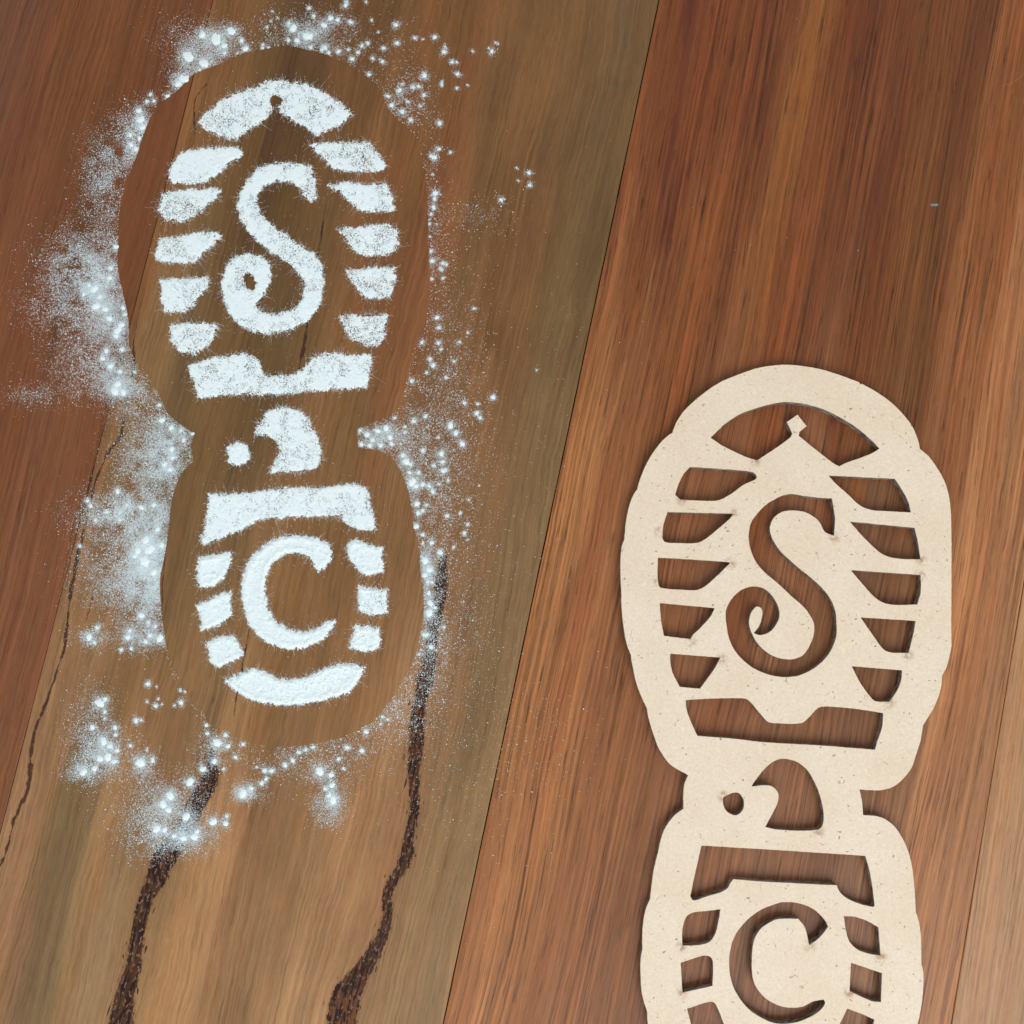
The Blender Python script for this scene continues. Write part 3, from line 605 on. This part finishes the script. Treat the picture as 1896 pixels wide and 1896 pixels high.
def powder_mark(poly, A, B, H, seed, holes=(), ridge=0.0, spikes=1.0, fuzz=1.0):
    """A drift of powder: height field with ragged edge, thin places that let the wood through, and loose grains."""
    g = 1.15
    lo = poly.min(0) - 8; hi = poly.max(0) + 8
    xs = np.arange(lo[0], hi[0], g); ys = np.arange(lo[1], hi[1], g)
    X, Y = np.meshgrid(xs, ys, indexing='ij'); nx, ny = X.shape
    q = np.stack([X.ravel(), Y.ravel()], 1)
    nb = np.roll(poly, -1, 0)
    sd = seg_dist(poly, nb, q); sd[inside(poly, q)] *= -1
    for (hx, hy, hr) in holes:
        sd = np.maximum(sd, hr - np.hypot(q[:, 0] - hx, q[:, 1] - hy))
    rag = (vnoise(q[:, 0] / 3.1, q[:, 1] / 3.1, seed) - .5) * 5.0 * fuzz + (vnoise(q[:, 0] / 9, q[:, 1] / 9, seed + 1) - .5) * 5.0 * fuzz
    dpt = -(sd + rag)
    tt = sstep(-1.2, 3.0, dpt)
    blotch = .55 * vnoise(q[:, 0] / 22, q[:, 1] / 22, seed + 2) + .45 * vnoise(q[:, 0] / 8, q[:, 1] / 8, seed + 3)
    keep = tt * np.clip(A + .03 + 2.0 * B * (blotch - .5), .45, 1)
    # round lumps
    hl = np.zeros(len(q)); area = np.sum(sd < 0) * g * g
    for _ in range(int(area / 150)):
        k = rng.integers(len(q))
        if sd[k] > -2: continue
        r = rng.uniform(2.2, 5.0)
        d2 = ((q - q[k]) ** 2).sum(1) / r ** 2
        hl = np.maximum(hl, np.clip(1 - d2, 0, 1) ** .7 * rng.uniform(.4, 1))
        keep = np.maximum(keep, tt * np.clip(1.4 - d2, 0, 1))
    h = H * (.35 + .45 * blotch + .45 * hl) * sstep(-1, 7, dpt)
    if ridge:
        h += ridge * np.exp(-((dpt - 9) / 4.0) ** 2) * (.4 + .6 * vnoise(q[:, 0] / 30, q[:, 1] / 30, seed + 5))
        h += ridge * .5 * (np.abs(vnoise(q[:, 0] / 12, q[:, 1] / 12, seed + 6) - .5) < .05)
    h += rng.random(len(q)) * .00010 * tt
    c = pix(q); c[:, :2] += (rng.random((len(q), 2)) - .5) * g * .5 * PX
    c[:, 2] = .00003 + h
    idx = np.arange(nx * ny).reshape(nx, ny)
    a, b, cc, d = idx[:-1, :-1].ravel(), idx[1:, :-1].ravel(), idx[1:, 1:].ravel(), idx[:-1, 1:].ravel()
    km = (keep[a] + keep[b] + keep[cc] + keep[d]) / 4
    k1 = rng.random(len(a)) < np.clip(km * 1.05, 0, 1)
    k2 = k1 ^ (rng.random(len(a)) < .12 * (km > .05) * (km < .95))
    f = np.concatenate([np.stack([a, d, cc], 1)[k1], np.stack([a, cc, b], 1)[k2]])
    used = np.unique(f); rm = np.full(len(c), -1); rm[used] = np.arange(len(used))
    parts = [(c[used], rm[f])]
    # spikes and loose grains thrown out along the edge
    per = np.linalg.norm(nb - poly, axis=1); tot = per.sum()
    ctr = poly.mean(0); pts, rad = [], []
    for _ in range(int(tot / 1.9 * spikes)):
        k = rng.choice(len(poly), p=per / tot); e = nb[k] - poly[k]; s = poly[k] + e * rng.random()
        nn = np.array([e[1], -e[0]]) / max(np.linalg.norm(e), 1e-6)
        if inside(poly, (s + nn * 1.5)[None])[0]: nn = -nn
        an = rng.normal(0, .5); nn = np.array([nn[0]*math.cos(an) - nn[1]*math.sin(an), nn[0]*math.sin(an) + nn[1]*math.cos(an)])
        L = rng.exponential(3.9) + .8
        k2 = int(L / 1.5) + 1
        for j in range(k2):
            pts.append(s + nn * (L * (j + rng.random() * .7) / k2) + rng.normal(0, .35, 2)); rad.append(rng.uniform(.36, .66) * (1 - .35 * j / k2))
        if rng.random() < .25:
            pts.append(s + nn * (L + rng.exponential(7))); rad.append(rng.uniform(.4, .8))
    if pts: parts.append(grains(np.array(pts), np.array(rad)))
    # grains lying on the drift
    ins = np.where(sd < -1)[0]; m = int(area / 16)
    k = rng.choice(ins, m)
    parts.append(grains(q[k] + rng.normal(0, .6, (m, 2)), rng.uniform(.5, 1.1, m), h[k]))
    return merge(parts)

PRINT = [
 ('toe_mark', [(365.8,227.8,1),(390,202.5),(415,182),(450.6,167),(480,157),(500,147),(523,148),(546,153),(573.7,158),(601.5,172),(621.8,185),(639.5,197.5),(652,212.7,1),(632,230),(611.6,239),(588.9,252,1),(563.5,235),
   (540.8,222.8),(520,208),(514,197,1),(506,197,1),(502,208),(480,229),(455.7,245.6),(435,261,1),(405,250.6),(387,243)], .86, .42, .00040, [(510.4,186,10.5)], 0),
 ('tread_mark', [(354,277),(380,274.7),(405,273),(440.5,272),(450.6,283.5),(428,301),(402.5,324),(380,336.7),(354,340.5),(319,340.5,1),(312.7,326.6),(321.5,298.7),(336.7,283.5)], .95, .25, .00045, [], 0),
 ('tread_mark', [(301,355.7,1),(354,350.6),(395,348),(412.7,352,1),(397.5,369.6),(369.6,395),(341.8,410),(303.8,407.6,1),(295,390)], .88, .36, .00040, [], 0),
 ('tread_mark', [(295,441.8,1),(354,433),(395,428),(414,435.4,1),(395,455.7),(374.7,471),(360,486),(303.8,486,1),(287,476),(291,455.7)], .86, .36, .00040, [], 0),
 ('tread_mark', [(297.5,518,1),(349,514),(388.6,511.6,1),(387,525.6),(367,553.4),(354,571),(334,578.7),(306,578.7,1),(297.5,551)], .88, .36, .00040, [], 0),
 ('tread_mark', [(316.5,601.5,1),(354,597.7),(403.8,599,1),(397.5,621.8),(377,647),(367,656,1),(336.7,654.7,1),(316.5,629.4)], .86, .4, .00040, [], 0),
 ('ball_bar_mark', [(348,677.5,1),(405,660),(435,656),(455.7,654),(480,672),(490,694),(535.7,695),(561,682.5),(581,660),(601.5,653),(637,655.5),(690,657,1),(685,695),(678.7,719,1),(632,722),(568.6,725.6),(530.6,730.6),(480,731),
   (430,731),(380,735.7),(364.6,735.7,1),(357,708)], .88, .4, .00042, [], 0),
 ('tread_mark', [(570,266,1),(632,264),(685,262,1),(697.7,281),(715.4,306,1),(707.8,315),(652,317.7),(616.7,312.7),(594,291)], .86, .42, .00042, [], 0),
 ('tread_mark', [(606.6,341.8,1),(644.6,337),(682.5,340.5),(715.4,338,1),(725.6,362),(733,390,1),(695,393.7),(662,387),(632,359.5)], .82, .46, .00040, [], 0),
 ('tread_mark', [(620.5,425,1),(670,420),(707.8,416),(737,422.8,1),(738,450.6),(723,471),(677.5,473.4),(654.7,463),(637,440.5)], .86, .4, .00042, [], 0),
 ('tread_mark', [(638,500,1),(677.5,496.5),(733,495,1),(730.6,525.6),(724,549.6,1),(682.5,553.4),(662,535.7)], .82, .46, .00040, [], 0),
 ('tread_mark', [(626.8,583.8,1),(682.5,582.5),(716.7,582.5,1),(713,619),(697.7,639.5),(675,639.5),(647,624),(634.4,601.5)], .82, .48, .00040, [], 0),
 ('letter_s_mark', [(577,306,1),(545.8,302.5),(513,302.5),(485,306),(466,322),(450.6,344),(441,367),(440,390),(446,408),(462,430),(482,452),(507,470),(525.6,482),(540,490),(552,508),(561,522),(562,538),(556,558.5),(540.8,574),
   (513,581),(490,577),(478,568),(474,559,1),(488,547),(497,530),(503,507),(498,488),(485,475),(467,469),(447,471),(428,481),(415,500),(410,523),(412,548),(420,570),(437,594),(460,611),(488,618),(515,617),(543,609),(573.7,589),
   (591,566),(600,530.6),(596.5,495),(585,472),(561,456),(530.6,436),(500,413),(483,394),(476,372),(482,354),(497,341),(518,335),(541,339),(558.5,354),(568.6,370),(576,375,1),(588,364.6,1),(584,336.7)], .92, .34, .00045, [(460,517,9.5),(463,527,9.5)], 0),
 ('dot_mark', [(440.5,819),(456,825),(462,841),(456,857),(440,862),(425,856),(419,841),(425,825)], 1.0, .2, .00060, [], 0),
 ('arch_mark', [(469.6,802.8,1),(480,781),(503,758),(523,752),(551,758.5),(571,776),(586,806.6),(596.5,839.5),(591,859.7),(563.5,872.4),(530.6,875),(500,875,1),(508,854.7),(518,834.4),(508,814),(495,806.6),(482,807)], .9, .34, .00046, [], 0),
 ('heel_bar_mark', [(387,915.4,1),(480,909),(530.6,902.8),(594,901.5),(652,897),(677.5,901.5,1),(686,930.6),(692.7,960),(696.5,981.5,1),(662,980),(640,968),(631,956,1),(581,957),(530,959),(480,963),(455.7,977.7),(417.7,993),(377,1010.6,1),(371,1003),(377,980)], .94, .3, .00055, [], 0),
 ('letter_c_mark', [(619,1023,1),(604,1003),(581,995.4),(543,990),(505,998),(478,1020),(464,1032),(453,1056),(445,1086.6),(450.6,1127),(460.8,1155),(480,1178),(507,1196),(543,1201.8),(576,1195.4),(604,1180),(623,1148.6,1),(611.6,1149),(591,1160),
   (563.5,1169),(535.7,1164),(510.4,1147),(495,1117),(492.7,1084),(500,1053),(518,1033.4),(543,1024),(566,1028),(578.7,1043.5),(588.9,1060,1),(609,1043.5)], 1.15, .15, .00075, [], .00035),
 ('heel_block_mark', [(367,1033,1),(390,1027),(429,1020.8,1),(427.8,1043.5),(415,1069),(400,1084),(367,1088,1),(363,1061)], 1.15, .15, .0008, [], .00035),
 ('heel_block_mark', [(360.8,1119.5,1),(393,1107),(405,1098),(427.8,1094,1),(429,1142,1),(405,1157.5),(372,1169,1),(369.6,1142)], 1.12, .15, .0008, [], .00035),
 ('heel_block_mark', [(380,1187.8,1),(405,1180),(435.4,1175,1),(452,1213,1),(410,1234.7),(391,1228),(384.8,1208)], 1.12, .15, .0008, [], .00035),
 ('heel_block_mark', [(642,1008,1),(657,998),(682.5,1006.8),(707.8,1013,1),(710.4,1061,1),(677.5,1065),(654.7,1046),(643,1025.8)], 1.12, .15, .0008, [], .00030),
 ('heel_block_mark', [(662,1084,1),(718,1091.6,1),(718,1134.7,1),(682.5,1138.5),(663.5,1129.6,1)], .98, .28, .0007, [], .00035),
 ('heel_block_mark', [(657,1155,1),(702.8,1162.5,1),(704,1195.4),(690,1206.8),(645.8,1200.5,1)], 1.12, .15, .0008, [], .00035),
 ('heel_crescent_mark', [(416.5,1260,1),(443,1246),(475,1237),(513,1253.7),(551,1255),(586,1243.5),(621.8,1228),(652,1229.6),(676,1236,1),(667,1256),(647,1284,1),(616.7,1291.6),(576,1301.8),(530.6,1305.6),(490,1303),(450.6,1289),(427.8,1274)], 1.12, .16, .0008, [], .00035),
]
pc = pix((540, 1380))[0]
foot = bpy.data.objects.new('powder_footprint', None); COL.objects.link(foot)
foot.location = (float(pc[0]), float(pc[1]), 0); foot.empty_display_size = .02
foot['label'] = 'white powder boot print with letters S and C on the olive brown board'
foot['category'] = 'footprint'
MARK_LABEL = {'letter_s_mark': 'letter S in white powder', 'letter_c_mark': 'letter C in white powder', 'toe_mark': 'thin speckled toe arc with a round gap'}
for k, (nm, pts, A, B, H, holes, ridge) in enumerate(PRINT):
    poly = smooth_path(pts, step=4)
    v, f = powder_mark(poly, A, B, H, 100 + k * 11, holes, ridge, fuzz=1.0 if ridge == 0 else .8)
    v[:, :2] -= pc[:2]
    o = mesh_obj(nm, v, f, M_POW, foot, smooth=True)
    if nm in MARK_LABEL: o['label'] = MARK_LABEL[nm]

# powder that fell around the stencil
PR_OUT = smooth_path([(480,93),(530,85),(568,92),(611,104),(644,120),(682,144),(705,167),(713,192),(733,218),(758,240),(774,268),(784,309),(790,367),(792.7,415),(794,480),(795,530),(787.6,596),(768.6,642),(756,687.6),(748,730),
 (730.6,763.5),(695,781),(661,794,1),(663,829,1),(700,834),(723,847),(740.8,870),(754.7,905),(761,933),(766,975),(775,1010),(778.7,1061),(785,1112),(782.5,1152),(775,1188),(766,1223),(748,1256),(723,1297),(698,1327),(662,1352),
 (622,1367.6),(556,1380),(490,1381),(440,1364),(395,1335),(367,1312),(347,1286.6),(329,1251),(311,1208),(300,1137),(296,1074),(304,1033),(312.7,975),(316.5,935.7),(326.6,897.7),(336.7,875),(358,854.7,1),(354,829),(359.5,804,1),(339,789),
 (311,766),(298.7,738),(286,715),(270,690),(250,665),(239,640),(239,606.6),(233,566),(225,530),(217.7,492.7),(219,455.7),(222.8,380),(243,314),(253,288.6),(268,243),(291,197.5),(326.6,169.6),(359.5,136.7),(405,119),(450.6,98.7)], step=10)
CL = [
 (428,58,10),(400,73,14),(375,65,8),(415,85,7),(447,75,5),(455,90,7),(349,105,13),(378,118,11),(340,146,11),(330,155,8),(310,178,5),(279,175,4),(285,187,4),(272,188,4),(257,205,6),(260,222,9),(264,236,7),(241,250,5),(258,256,5),(243,268,6),(252,276,6),(416,98,4),(440,98,2.5),(370,130,3),
 (215,457,6),(205,497,5),(203,515,6),(175,535,9),(165,528,5),(185,550,6),(155,545,5),(178,567,9),(195,573,7),(203,590,7),(228,570,5),(232,582,4),(225,602,7),(218,612,9),(215,622,6),(197,650,6),(226,647,5),(190,664,6),(205,678,7),(222,688,5),(249,689,3),(218,711,8),(213,725,9),(228,727,7),(280,690,2),
 (295,750,4),(300,778,7),(317,792,6),(335,797,4),(357,803,4),(318,832,6),(340,815,5),(320,848,5),(305,860,6),(315,870,6),(218,910,6),(162,927,4),(168,937,4.5),(198,948,4),(222,950,4),(235,935,4),(262,940,6),(285,935,5),(177,963,4),(222,963,4),(148,1011,3.5),(292,980,6),(270,1000,9),(277,1018,12),(255,1020,8),(268,1040,12),(285,1060,8),(250,1030,6),(300,1010,6),
 (262,1140,7),(275,1152,4),(288,1160,4),(180,1162,5),(165,1180,7),(175,1190,4),(240,1168,4),(237,1180,6),(225,1203,4),(243,1201,4),(278,1177,5),(270,1188,5),(296,1182,8),
 (274,1266,5),(290,1271,2),(185,1302,10),(195,1295,5),(194,1318,4),(194,1330,2.5),(273,1299,2.5),(288,1307,4.5),(300,1304,2),(293,1294,2.5),(335,1301,5),(334,1278,3),(343,1281,2.5),(323,1306,2.5),(252,1334,5),(262,1333,3),(171,1347,6),(213,1347,5),(214,1361,4),(192,1373,8),(204,1382,6),(217,1390,5),(200,1402,9),(185,1405,7),(212,1410,6),(241,1381,3.5),(272,1388,2.5),(260,1413,10),(283,1408,5),(155,1430,8),(175,1423,6),
 (382,1343,4),(384,1358,4),(418,1361,4),(402,1376,9),(422,1382,5),(450,1378,4),(436,1402,4),(397,1410,6),(376,1424,7),(414,1424,3),(352,1448,9),(315,1474,9),(302,1490,8),(312,1500,7),(290,1535,8),(305,1537,6),(345,1512,9),(395,1522,8),(420,1511,4),(418,1525,6),(340,1552,7),(360,1550,8),(365,1540,5),(322,1548,5),(450,1470,9),(465,1460,5),(485,1450,5),(493,1442,4),(475,1420,2.5),
 (490,1427,5),(503,1427,5),(528,1417,5),(542,1408,5),(553,1393,4),(566,1388,4),(580,1383,4),(592,1428,9),(613,1435,6),(615,1454,6),(602,1460,4),(609,1473,5),(617,1482,8),(636,1423,3),(627,1405,4),(643,1384,5),(670,1390,5),(678,1355,5),(708,1327,3),(718,1332,3),(705,1340,2.5),
 (771,975,6),(783,990,4),(799,1005,5),(783,1006,3),(815,1023,6),(787,1038,8),(795,1055,7),(787,1065,6),(800,1078,4),(792,1077,4),(794,1098,5),(797,1117,7),(795,1135,8),(805,1125,4),(785,1175,4),(790,1176,5),(798,1198,5),(776,1211,3),(822,1161,3),(860,987,4),(866,999,2),(840,1013,3),(780,1203,2),(866,971,3),
 (667,797,4),(669,823,5),(680,805,6),(690,815,5),(700,798,6),(715,793,7),(722,810,6),(705,825,5),(685,825,5),(725,822,5),(731,774,3),(766,780,5),(788,771,4),(750,800,3),(750,790,3),(746,843,5),(752,855,8),(760,860,4),(758,875,4),(775,875,4),(783,834,4),(763,893,9),(770,900,6),(783,897,5),(801,910,5),(813,896,3),(772,933,6),(774,950,5),(783,945,4),(790,935,3),
 (834,788,7),(844,802,6),(856,822,6),(817,840,6),(820,855,5),(820,872,5),(803,862,4),(825,870,4),(885,748,3),(883,765,5),(889,774,4),(913,736,5),(860,746,4),(828,955,4),(852,950,3),(887,899,2),(868,925,2.5),(812,810,3),(830,890,3),(795,900,4),
 (809,588,5),(813,607,4),(781,634,4),(812,635,4),(817,647,3),(796,665,4),(802,677,5),(790,690,3),(826,699,3),(841,669,3),(851,633,3),(866,616,2.5),(878,571,3),(762,705,4),(815,497,3),(818,500,3),(820,488,4),(827,490,3),(800,483,5),(820,515,3),(800,517,3),
 (798,465,3.5),(796,438,2.5),(795,415,3),(798,397,3),(803,384,5),(805,368,4),(806,358,6),(801,323,2),(804,291,6),(798,289,3),(813,276,4),(834,282,3),(814,228,5),(809,415,2),
 (718,178,4),(725,195,5),(740,167,5),(765,162,4),(775,160,4),(785,176,4),(778,197,2.5),(745,207,5),(755,188,3),(760,222,4),(735,168,2),(745,155,2.5),(683,138,4),(652,109,5),(663,97,4),(670,85,4),(681,80,4),(690,108,3.5),(708,114,4),(710,89,4),(735,80,4.5),(733,46,5),(700,60,2),(768,70,3.5),(783,73,2),(805,69,4.5),(822,96,5),(824,86,2.5),(837,115,4),(846,115,2.5),(847,137,4.5),(786,140,6),(818,152,2.5),(818,157,3),(846,163,3),(866,158,2),(911,95,4.5),(905,89,2),(875,95,2.5),(917,79,2),(922,81,2),(928,370,4.5),(979,320,4),(981,343,4),(957,311,2),(960,335,2),
 (570,67,11),(550,75,6),(534,75,4),(543,52,9),(535,43,4),(600,47,7),(612,34,6),(625,37,5),(581,30,4),(572,15,4),(640,10,5),(642,3,3),(649,41,5),(678,4,2.5),(688,37,2.5),(602,88,5),(609,98,4),(627,95,5),(645,92,3),(596,92,4),(575,88,4),(504,21,2),(502,39,2),(514,33,2),(487,83,3),(486,89,3),(497,88,2.5),(495,51,2.5),
 (994,685,2),(1105,543,0),
]
ZONES = [  # centre, spread, number of loose grains
 (195,360,24,55,1300),(185,300,20,30,300),(150,490,42,36,2400),(175,520,35,30,2200),(120,570,42,24,900),(190,600,30,40,1300),(150,660,38,32,700),(205,700,36,26,1200),(70,730,38,14,220),(260,730,32,32,1000),(290,850,38,45,3800),
 (240,950,50,22,2600),(272,1030,32,36,4200),(210,1030,42,45,1500),(275,1100,28,32,1800),(230,1090,38,32,800),(260,1175,28,18,900),(165,1180,18,13,300),(170,1350,26,45,800),(190,1395,28,25,1000),(150,1430,18,13,450),(262,1418,18,15,450),
 (300,1505,46,36,2000),(345,1550,32,18,1000),(285,1560,32,18,500),(460,1465,18,10,450),(608,1492,17,20,1000),(600,1440,18,20,300),(400,1390,22,22,500),(550,1400,65,26,900),(640,1390,55,36,650),(725,1320,36,28,1300),(800,1200,18,65,1600),
 (800,1060,18,65,1600),(850,1100,36,110,1000),(860,1350,80,130,800),(800,900,46,55,2500),(790,800,55,55,1900),(820,700,38,55,1100),(850,600,36,90,450),(720,810,28,14,1000),(755,190,24,33,1000),(700,90,55,36,280),(590,60,36,24,900),
 (500,60,18,22,220),(390,90,38,24,1300),(350,60,32,18,240),(330,150,14,12,220),(248,235,20,22,700),(235,290,24,20,800),(880,400,40,22,260),(815,480,18,90,320),(802,400,9,85,330),(350,800,14,14,250),(750,1250,20,40,600),
 (1010,1380,60,70,120),(1040,700,60,120,50),(1200,400,200,260,24),(1000,950,40,120,60),
]
DENSE = [  # thick film banked against the edge
 (320,815,20,22,2600),(305,860,20,25,2600),(292,950,22,22,2800),(277,1010,24,22,4600),(272,1045,24,16,3400),(285,1100,16,25,1300),(202,560,24,30,2700),(217,610,18,22,2000),(175,535,25,18,2200),(195,520,20,25,1600),
 (217,715,18,14,1700),(205,680,18,18,900),(265,1175,22,16,1000),(385,95,30,20,1700),(348,130,20,20,1000),(262,225,10,18,800),(250,272,12,12,800),(570,62,25,15,1700),(300,1490,22,22,1700),(345,1545,25,14,1700),(190,1390,18,18,1300),
 (450,1468,14,10,800),(612,1480,10,14,900),(400,1378,12,10,500),(757,855,14,22,1000),(700,810,22,14,1600),(792,1060,8,35,1700),(792,1120,8,25,1200),(768,900,10,15,700),(225,650,14,20,700),(230,940,24,14,900)]
def overspray():
    parts = []; P, Rr, D = [], [], []
    for (x, y, r) in CL:
        if r <= 0: continue
        if r >= 2.5:
            parts.append(dome(x, y, r * .82, min(r * .26, 2.0) * PX))
        n = int(4 + r * r * 1.3)
        d = np.abs(rng.normal(0, 1, n)) * r * .8; a = rng.random(n) * math.tau
        P.append(np.stack([x + d * np.cos(a), y + d * np.sin(a)], 1)); Rr.append(rng.uniform(.55, 1.2, n))
        n = int(10 + r * r * 10); ca = rng.random() * math.tau; el = rng.uniform(1, 1.6)
        d = np.stack([rng.normal(0, r * .8 * el, n), rng.normal(0, r * .8, n)], 1)
        D.append(np.stack([x + d[:, 0] * math.cos(ca) - d[:, 1] * math.sin(ca), y + d[:, 0] * math.sin(ca) + d[:, 1] * math.cos(ca)], 1))
        for _ in range(int(r * .6)):                       # a thread of grains thrown out of the heap
            a = rng.random() * math.tau; L = r * rng.uniform(1.3, 2.8); m = int(L / 1.6)
            tt = np.linspace(.3, 1, m)
            P.append(np.stack([x + L * tt * math.cos(a) + rng.normal(0, .4, m), y + L * tt * math.sin(a) + rng.normal(0, .4, m)], 1)); Rr.append(rng.uniform(.35, .6, m))
    for (x, y, sx, sy, n) in ZONES:
        n = int(n * (2.0 if x < 340 else 1.5))
        q = np.stack([rng.normal(x, sx, n), rng.normal(y, sy, n)], 1)
        k = vnoise(q[:, 0] / 14, q[:, 1] / 14, 3) * .6 + vnoise(q[:, 0] / 5, q[:, 1] / 5, 4) * .4 > rng.uniform(.2, .62, n)
        q = q[k]; P.append(q); Rr.append(np.clip(rng.lognormal(-.55, .34, len(q)), .3, 1.7))
        n = int(n * (2.2 if x < 640 and y < 1600 else 0.8))
        q = np.stack([rng.normal(x, sx * .95, n), rng.normal(y, sy * .95, n)], 1)
        k = vnoise(q[:, 0] / 20, q[:, 1] / 20, 13) > rng.uniform(.15, .75, n)
        D.append(q[k])
    for (x, y, sx, sy, n) in DENSE:
        n = int(n * 1.7)
        q = np.stack([rng.normal(x, sx * .85, n), rng.normal(y, sy * .85, n)], 1)
        k = vnoise(q[:, 0] / 9, q[:, 1] / 9, 17) > rng.uniform(.0, .75, n)
        D.append(q[k])
    # threads at the left, where the powder was blown outwards
    for _ in range(110):
        k = rng.integers(5); cx, cy = [(150,500),(140,580),(190,620),(280,880),(300,1540)][k]
        x, y = rng.normal(cx, 28), rng.normal(cy, 28); a = math.pi + rng.normal(-.25, .45); L = rng.uniform(8, 46); m = int(L / 2.2)
        tt = np.linspace(0, 1, m)
        P.append(np.stack([x + L * tt * math.cos(a) + rng.normal(0, .35, m), y - L * tt * math.sin(a) + rng.normal(0, .35, m)], 1)); Rr.append(rng.uniform(.4, .65, m))
    # grains banked against the stencil's former edge
    n = 2600; k = rng.integers(0, len(PR_OUT), n); s = PR_OUT[k] + rng.normal(0, 6, (n, 2)); w = vnoise(s[:, 0] / 40, s[:, 1] / 40, 9) > rng.uniform(.35, .8, n)
    P.append(s[w]); Rr.append(rng.uniform(.45, 1.0, w.sum()))
    P = np.concatenate(P); Rr = np.concatenate(Rr)
    ok = ~inside(PR_OUT, P)
    P, Rr = P[ok], Rr[ok]
    parts.append(grains(P, Rr))
    D = np.concatenate(D); D = D[~inside(PR_OUT, D)]
    parts.append(dust(D, rng.uniform(.42, .78, len(D))))
    print('dust', len(D))
    v, f = merge(parts)
    o = mesh_obj('powder_scatter', v, f, M_POW, None, smooth=True)
    o['kind'] = 'stuff'; o['label'] = 'loose white powder scattered round the outline of the boot print'; o['category'] = 'powder'
    print('overspray grains', len(P))
overspray()

# ------------------------------------------------------------------ litter on the floor
def tube(name, pts, r, mat, label, cat):
    p = np.array(pts); ns = 6; V, F = [], []
    for i in range(len(p)):
        d = p[min(i + 1, len(p) - 1)] - p[max(i - 1, 0)]; d /= np.linalg.norm(d)
        s = np.cross(d, (0, 0, 1)); s /= np.linalg.norm(s); u = np.cross(s, d)
        rr = r * (.35 + .65 * math.sin(math.pi * (i + .6) / (len(p) + .2)))
        for k in range(ns): a = math.tau * k / ns; V.append(p[i] + rr * (s * math.cos(a) + u * math.sin(a)))
    for i in range(len(p) - 1):
        for k in range(ns): F.append((i*ns + k, i*ns + (k+1) % ns, (i+1)*ns + (k+1) % ns, (i+1)*ns + k))
    F.append(tuple(range(ns))[::-1]); F.append(tuple(range((len(p)-1)*ns, len(p)*ns)))
    o = mesh_obj(name, V, F, mat, None, True); o['label'] = label; o['category'] = cat
    return o
t = NT('pale_hair'); t.b.inputs['Base Color'].default_value = rgba(190, 130, 85); t.b.inputs['Roughness'].default_value = .4; M_HAIR = t.m
hp = pix(smooth_path([(1850,160),(1868,156),(1882,148),(1893,138),(1902,126),(1908,110)], closed=False, step=2)); hp[:, 2] = .00012
tube('hair', hp, .00009, M_HAIR, 'single short pale hair curved on the red brown board', 'hair')
t = NT('blue_grey_flake'); nz = t.noise(t.n('ShaderNodeTexCoord').outputs['Object'], 2500, 2)
t.l(t.mix(t.rng(nz, .35, .65), rgba(95, 120, 118), rgba(130, 152, 148)), t.b.inputs['Base Color']); t.b.inputs['Roughness'].default_value = .6
v, f = dome(1730, 379, 5.5, .00035)
c0 = v.mean(0); v[:, 1] = c0[1] + (v[:, 1] - c0[1]) * .62; v[:, 0] = c0[0] + (v[:, 0] - c0[0]) * 1.25
o = mesh_obj('flake', v, f, t.m, None, True); o['label'] = 'tiny blue grey flake lying on the red brown board'; o['category'] = 'flake'

scene.render.engine = 'CYCLES'
print('triangles', sum(len(p.vertices) - 2 for ob in bpy.data.objects if ob.type == 'MESH' for p in ob.data.polygons))
